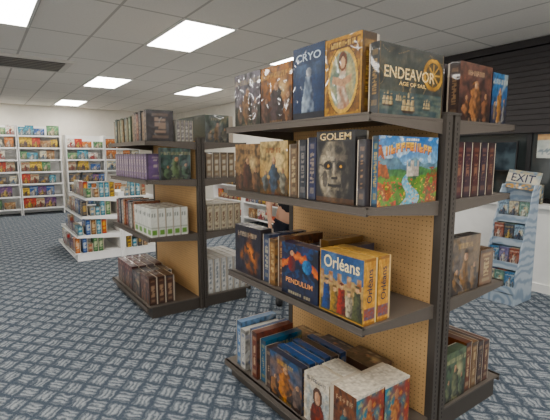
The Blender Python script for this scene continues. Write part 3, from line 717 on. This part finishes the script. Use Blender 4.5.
PY = []
for i, (c, t, nm) in enumerate(pal):
    for (w, h) in ((.28, .26), (.19, .25), (.24, .18), (.15, .21)):
        cov = art_scene(c, mix(c, (250, 240, 220), .35), mix(c, (30, 30, 30), .4), mix(t, (110, 80, 60), .3), t, i + w * 7)
        PY.append((proto((w, .07, h), '-y', {'-Y': cov, '-X': spine(c, t, i)}, c, cell=.022), (w, .07, h), nm))
def wall_unit(x0, x1, levels, top, yf=12.45, name='wall_shelf_unit'):
    r = bpy.data.objects.new(name, None); r.location = ((x0 + x1) / 2, YB - .03, 0); link(r)
    r['label'] = 'white slatwall shelf unit against cream wall, stocked with games'; r['category'] = 'shelving unit'; r['group'] = 'white wall shelving units'
    ox, oy = (x0 + x1) / 2, YB - .03
    obj('back_panel', boxes_mesh('back_panel', [(x0 - ox, -.02, .02, x1 - ox, 0, top)], [M_WMET]), parent=r)
    sm = boxes_mesh('side_panel', [(0, yf - oy, 0, .02, -.021, top)], [M_WMET])
    obj('side_panel', sm, (x0 - ox, 0, 0), r); obj('side_panel', sm, (x1 - .02 - ox, 0, 0), r)
    for z in levels:
        obj('shelf', boxes_mesh('shelf', [(x0 + .021 - ox, yf - oy, z - .02, x1 - .021 - ox, -.021, z), (x0 + .021 - ox, yf - oy - .006, z - .035, x1 - .021 - ox, yf - oy, z + .003)], [M_WMET]), parent=r)
    for li, z in enumerate(levels):
        nxt = levels[li + 1] if li + 1 < len(levels) else z + .32
        x = x0 + .03
        while True:
            cand = [p for p in PY if p[1][2] < nxt - z - .035]
            me, s, nm = random.choice(cand or PY)
            if x + s[0] > x1 - .025: break
            place(me, (x, yf + .015 + random.random() * .03, z), s, nm + ' board game box facing outward on wall shelf', 'games on the wall shelving')
            x += s[0] + .003 + (.05 if random.random() < .25 else 0)
lv = [.18, .5, .82, 1.13, 1.44, 1.75, 2.06]
wall_unit(-.1, .88, lv, 2.32); wall_unit(.90, 1.88, lv, 2.32)
wall_unit(2.0, 2.98, lv[:6], 2.1); wall_unit(3.0, 3.98, [.5, 1.13, 1.44, 1.75], 2.1)
def side_unit(y0, y1, levels, top, x0=4.92):
    oy = (y0 + y1) / 2
    r = bpy.data.objects.new('side_shelf_unit', None); r.location = (XR - .02, oy, 0); link(r)
    r['label'] = 'low white shelf unit against the side wall'; r['category'] = 'shelving unit'
    ox = XR - .02
    obj('back_panel', boxes_mesh('back_panel', [(-.02, y0 - oy, .02, 0, y1 - oy, top)], [M_WMET]), parent=r)
    sm = boxes_mesh('side_panel', [(x0 - ox, 0, 0, -.021, .02, top)], [M_WMET])
    obj('side_panel', sm, (0, y0 - oy, 0), r); obj('side_panel', sm, (0, y1 - .02 - oy, 0), r)
    for z in levels:
        obj('shelf', boxes_mesh('shelf', [(x0 - ox, y0 + .021 - oy, z - .02, -.021, y1 - .021 - oy, z)], [M_WMET]), parent=r)
        fill_x(x0 + .02, y0 + .03, y1 - .03, z, 'games on the side wall shelving', .28, deep=1)
side_unit(6.75, 8.15, [.15, .5, .85, 1.2], 1.5); side_unit(8.2, 9.6, [.15, .5, .85, 1.2], 1.5)

# ---------------- cardboard floor display
def swirl_mat():
    m = bpy.data.materials.new('swirl_printed_card'); m.use_nodes = True
    nt = m.node_tree; b = nt.nodes['Principled BSDF']
    tc = nt.nodes.new('ShaderNodeTexCoord')
    w = nt.nodes.new('ShaderNodeTexWave'); w.wave_type = 'RINGS'; w.inputs['Scale'].default_value = 4; w.inputs['Distortion'].default_value = 9; w.inputs['Detail'].default_value = 2
    nt.links.new(tc.outputs['Object'], w.inputs['Vector'])
    mr = nt.nodes.new('ShaderNodeMapRange'); mr.inputs[1].default_value = .3; mr.inputs[2].default_value = .9
    nt.links.new(w.outputs['Fac'], mr.inputs[0])
    mx = nt.nodes.new('ShaderNodeMix'); mx.data_type = 'RGBA'; mx.inputs[6].default_value = lin((164, 178, 190)); mx.inputs[7].default_value = lin((122, 142, 162))
    nt.links.new(mr.outputs[0], mx.inputs[0]); nt.links.new(mx.outputs[2], b.inputs['Base Color']); b.inputs['Roughness'].default_value = .5
    return m
M_CARD = swirl_mat()
dx0, dy0, W = 4.40, 1.92, .34
r = bpy.data.objects.new('cardboard_display_stand', None); r.location = (dx0 + .2, dy0 + W / 2, 0); link(r)
r['label'] = 'slim blue-grey printed cardboard display stand with EXIT header'; r['category'] = 'display stand'
poly = [(-.2, 0), (.2, 0), (.2, 1.24)]
for k in range(25):
    t = k / 24; z = 1.24 - t * 1.04
    poly.append((.1 - t * .3 - .028 * math.sin(t * math.pi * 4) ** 2, z))
obj('side_panel', prism_mesh('side_panel', poly, 'y', -W/2, -W/2 + .012, [M_CARD]), parent=r)
obj('side_panel', prism_mesh('side_panel', poly, 'y', W/2 - .012, W/2, [M_CARD]), parent=r)
obj('back_panel', boxes_mesh('back_panel', [(.19, -W/2 + .0125, 0, .2, W/2 - .0125, 1.2)], [M_CARD]), parent=r)
tiers = [.16, .40, .64, .88]
def xs(z): return -.2 + max(0, (z - .22)) / .98 * .3
for z in tiers:
    a = xs(z + .04)
    obj('pocket', boxes_mesh('pocket', [(a + .012, -W/2 + .0125, z - .01, .189, W/2 - .0125, z), (a, -W/2 + .0125, z - .04, a + .01, W/2 - .0125, z + .035)], [M_CARD]), parent=r)
obj('base_front', boxes_mesh('base_front', [(-.195, -W/2 + .0125, 0, -.185, W/2 - .0125, .11)], [M_CARD]), parent=r)
def art_header(u, v):
    n1 = nz(u, v, 4, 91); n2 = nz(u, v, 10, 92)
    c = mix((206, 196, 172), (140, 154, 160), .45 + n1 * 1.2)
    if v < .34: c = mix((80, 104, 122), (196, 150, 86), .45 + n2 * 1.8)
    if v > .84: c = mix((96, 116, 134), (170, 160, 130), .5 + n2 * 1.6)
    return c
v_, f_, c_ = [], [], []; grid_box(v_, f_, c_, (0, -W/2 + .0, 0), (.012, W/2 - .0, .20), {'-X': art_header}, (200, 200, 190), .01)
hd = obj('header_card', fin('header_card', v_, f_, c_), (.14, 0, 1.19), parent=r); hd.rotation_euler = (math.radians(6), math.radians(14), 0)
letter(hd, 'EXIT', '-X', (-.002, 0, .120), .24, .085, T_DARK)
pc = [((70, 116, 156), (220, 220, 210), 'blue'), ((52, 58, 70), (206, 180, 110), 'charcoal'), ((100, 136, 124), (220, 220, 200), 'grey-green'), ((146, 84, 70), (220, 206, 190), 'dull red'), ((196, 186, 156), (60, 70, 90), 'beige'), ((110, 104, 144), (220, 214, 200), 'lavender grey'), ((140, 166, 184), (50, 60, 80), 'pale blue')]
pm = [(proto((.034, .098, .185), '-x', {'-X': art_scene(c, mix(c, (230, 230, 230), .3), mix(c, (20, 20, 20), .4), t, t, i + 70), '+Z': plain(c), '-Y': spine(c, t, i)}, c, cell=.008), nm) for i, (c, t, nm) in enumerate(pc)]
for ti, z in enumerate(tiers):
    for k in range(3):
        for d in range(3 if ti < 3 else 2):
            me, nm = pm[(ti * 3 + k * 2 + d) % len(pm)]
            a = dx0 + .2 + xs(z + .04) + .014 + d * .036
            place(me, (a, dy0 + .015 + k * .104, z), (.034, .098, .185), 'small ' + nm + ' puzzle game box in the display pocket', 'small game boxes in the display stand', name='small_game_box')

# ---------------- things on the ledge
M_SCR = mat('screen_glass', (34, 44, 52), .12, nscale=4, col2=(66, 82, 90))
def monitor(y, z0, hw, hh, lab):
    mon = bpy.data.objects.new('flat_monitor', None); mon.location = (5.22, y, 1.0); link(mon); mon['label'] = lab; mon['category'] = 'monitor'
    obj('monitor_housing', boxes_mesh('monitor_housing', [(-.012, -hw, z0, .02, hw, z0 + hh)], [M_BLACK]), parent=mon)
    obj('screen', boxes_mesh('screen', [(-.0145, -hw + .015, z0 + .015, -.0125, hw - .015, z0 + hh - .015)], [M_SCR]), parent=mon)
    obj('monitor_stand', boxes_mesh('monitor_stand', [(-.08, -.12, 0, .06, .12, .012), (-.005, -.03, .0125, .015, .03, z0 - .001)], [M_BLACK]), parent=mon)
monitor(2.72, .36, .36, .36, 'wide dark flat monitor on a stand on the window ledge')
for (y, k) in ((1.40, 4), (1.72, 22), (2.04, 33), (1.08, 12), (3.2, 3), (3.55, 22)):
    me, s, nm = POOL[k]
    place(me, (5.14, y, 1.0), s, nm + ' board game box standing on the window ledge', 'boxes on the window ledge')
def art_poster(u, v):
    c = mix((206, 208, 200), (170, 178, 172), nz(u, v, 4, 9) + .5)
    if v > .74: c = mix((206, 170, 120), (170, 130, 96), .5 + nz(u, v, 8, 3))
    if .15 < v < .4 and nz(u, v, 8, 5) > 0: c = (120, 134, 140)
    return c
v_, f_, c_ = [], [], []; grid_box(v_, f_, c_, (-.003, -.12, 0), (.003, .12, .27), {'-X': art_poster}, (190, 192, 184), .015)
obj('wall_poster', fin('wall_poster', v_, f_, c_), (5.29, 2.06, 1.52), label='pale printed notice hanging on the dark window', category='poster')

# ---------------- person
def skinned(name, pts, edges, mats, parent=None, sub=2, loc=(0, 0, 0)):
    me = bpy.data.meshes.new(name); me.from_pydata([p[:3] for p in pts], edges, [])
    o = bpy.data.objects.new(name, me); o.location = loc; link(o, parent)
    m = o.modifiers.new('Skin', 'SKIN'); m.use_smooth_shade = True
    for i, p in enumerate(pts):
        rr = p[3]; ry = p[4] if len(p) > 4 else rr
        me.skin_vertices[0].data[i].radius = (rr, ry)
    me.skin_vertices[0].data[0].use_root = True
    s = o.modifiers.new('Sub', 'SUBSURF'); s.levels = sub; s.render_levels = sub
    for mm in mats: me.materials.append(mm)
    return o
M_SKIN = mat('skin', (214, 164, 134), .5, nscale=12); M_SHIRT = mat('black_cloth', (30, 30, 34), .85, nscale=40, bump=.2)
M_PANT = mat('dark_trousers', (38, 40, 52), .85, nscale=40, bump=.2); M_SHOE = mat('black_shoe', (20, 20, 22), .5); M_HAIR = mat('dark_hair', (44, 32, 26), .7, nscale=80, bump=.5)
P = [(0, 0, .93, .125, .10), (0, 0, 1.08, .12, .095), (0, .01, 1.25, .14, .10), (0, .01, 1.40, .11, .085), (0, 0, 1.49, .05), (0, -.01, 1.56, .06), (0, -.015, 1.64, .082, .092), (0, -.005, 1.71, .068, .08)]
E = [(0, 1), (1, 2), (2, 3), (3, 4), (4, 5), (5, 6), (6, 7)]
def add(pt, par): P.append(pt); E.append((par, len(P) - 1)); return len(P) - 1
for s in (-1, 1):
    a = add((s * .17, .01, 1.40, .052), 3); a = add((s * .225, .02, 1.12, .040), a); a = add((s * .22, -.10, .94, .028), a); a = add((s * .215, -.14, .885, .03, .018), a)
    wr = a
    for k in range(4):
        off = (k - 1.5) * .019
        b1 = add((s * .215 + off * .3, -.175 + abs(off) * .2, .855 + off, .0085), wr)
        b2 = add((s * .205, -.195, .83 + off, .008), b1); add((s * .195, -.20, .808 + off, .007), b2)
    t1 = add((s * .19, -.15, .895, .010), wr); add((s * .17, -.175, .885, .009), t1)
    h = add((s * .095, 0, .86, .085, .09), 0); h = add((s * .105, -.005, .50, .055, .06), h); h = add((s * .11, .01, .12, .036, .04), h); h = add((s * .115, -.03, .05, .035), h); add((s * .12, -.13, .03, .03, .022), h)
person = skinned('person', P, E, [M_SKIN], loc=(2.62, 3.38, 0))
person.rotation_euler = (0, 0, math.radians(-35))
person['label'] = 'person in black t-shirt and dark trousers standing in the aisle'; person['category'] = 'person'
SP = [(0, 0, .92, .15, .125), (0, 0, 1.08, .14, .115), (0, .01, 1.25, .155, .118), (0, .01, 1.40, .125, .10), (0, .005, 1.455, .075), (-.175, .01, 1.40, .066), (-.21, .015, 1.20, .058), (.175, .01, 1.40, .066), (.21, .015, 1.20, .058)]
skinned('t_shirt', SP, [(0, 1), (1, 2), (2, 3), (3, 4), (3, 5), (5, 6), (3, 7), (7, 8)], [M_SHIRT], person)
TP = [(0, 0, .95, .135, .115), (-.095, 0, .85, .098, .105), (-.105, -.005, .5, .072, .076), (-.11, .01, .08, .056, .06), (.095, 0, .85, .098, .105), (.105, -.005, .5, .072, .076), (.11, .01, .08, .056, .06)]
skinned('trousers', TP, [(0, 1), (1, 2), (2, 3), (0, 4), (4, 5), (5, 6)], [M_PANT], person)
for s in (-1, 1):
    skinned('shoe', [(s * .112, .035, .05, .045, .045), (s * .115, -.05, .045, .048, .042), (s * .12, -.15, .036, .042, .034), (s * .122, -.19, .032, .03, .028)], [(0, 1), (1, 2), (2, 3)], [M_SHOE], person)
skinned('hair', [(0, .03, 1.62, .07), (0, .02, 1.69, .09), (0, 0, 1.745, .082), (0, -.05, 1.75, .05)], [(0, 1), (1, 2), (2, 3)], [M_HAIR], person)
def ball(name, loc, r, m, sc=(1, 1, 1)):
    bm = bmesh.new(); bmesh.ops.create_uvsphere(bm, u_segments=12, v_segments=8, radius=r); me = bpy.data.meshes.new(name)
    for v in bm.verts: v.co = Vector((v.co.x * sc[0], v.co.y * sc[1], v.co.z * sc[2]))
    bm.to_mesh(me); bm.free(); me.materials.append(m)
    for p in me.polygons: p.use_smooth = True
    return obj(name, me, loc, person)
M_EYE = mat('eye', (235, 232, 228), .3); M_LIP = mat('lips', (160, 90, 80), .5)
for s in (-1, 1):
    ball('eye', (s * .03, -.092, 1.655), .012, M_EYE); ball('ear', (s * .082, 0, 1.64), .026, M_SKIN, (.4, .8, 1.2))
ball('nose', (0, -.108, 1.625), .016, M_SKIN, (.8, 1, 1.4)); ball('mouth', (0, -.098, 1.585), .02, M_LIP, (1.2, .4, .35))

# ------------------------------------------------------------------ camera / world
cam = bpy.data.cameras.new('camera'); co = bpy.data.objects.new('camera', cam); COL.objects.link(co)
cam.sensor_width = 36; cam.lens = 36 * 415 / 550
co.location = (0, 0, 1.55)
co.rotation_euler = (math.radians(90 - 7.5), 0, math.radians(-35.6))
scene.camera = co
w = bpy.data.worlds.new('world'); w.use_nodes = True; scene.world = w
w.node_tree.nodes['Background'].inputs[0].default_value = (1.0, .98, .95, 1); w.node_tree.nodes['Background'].inputs[1].default_value = 1.55
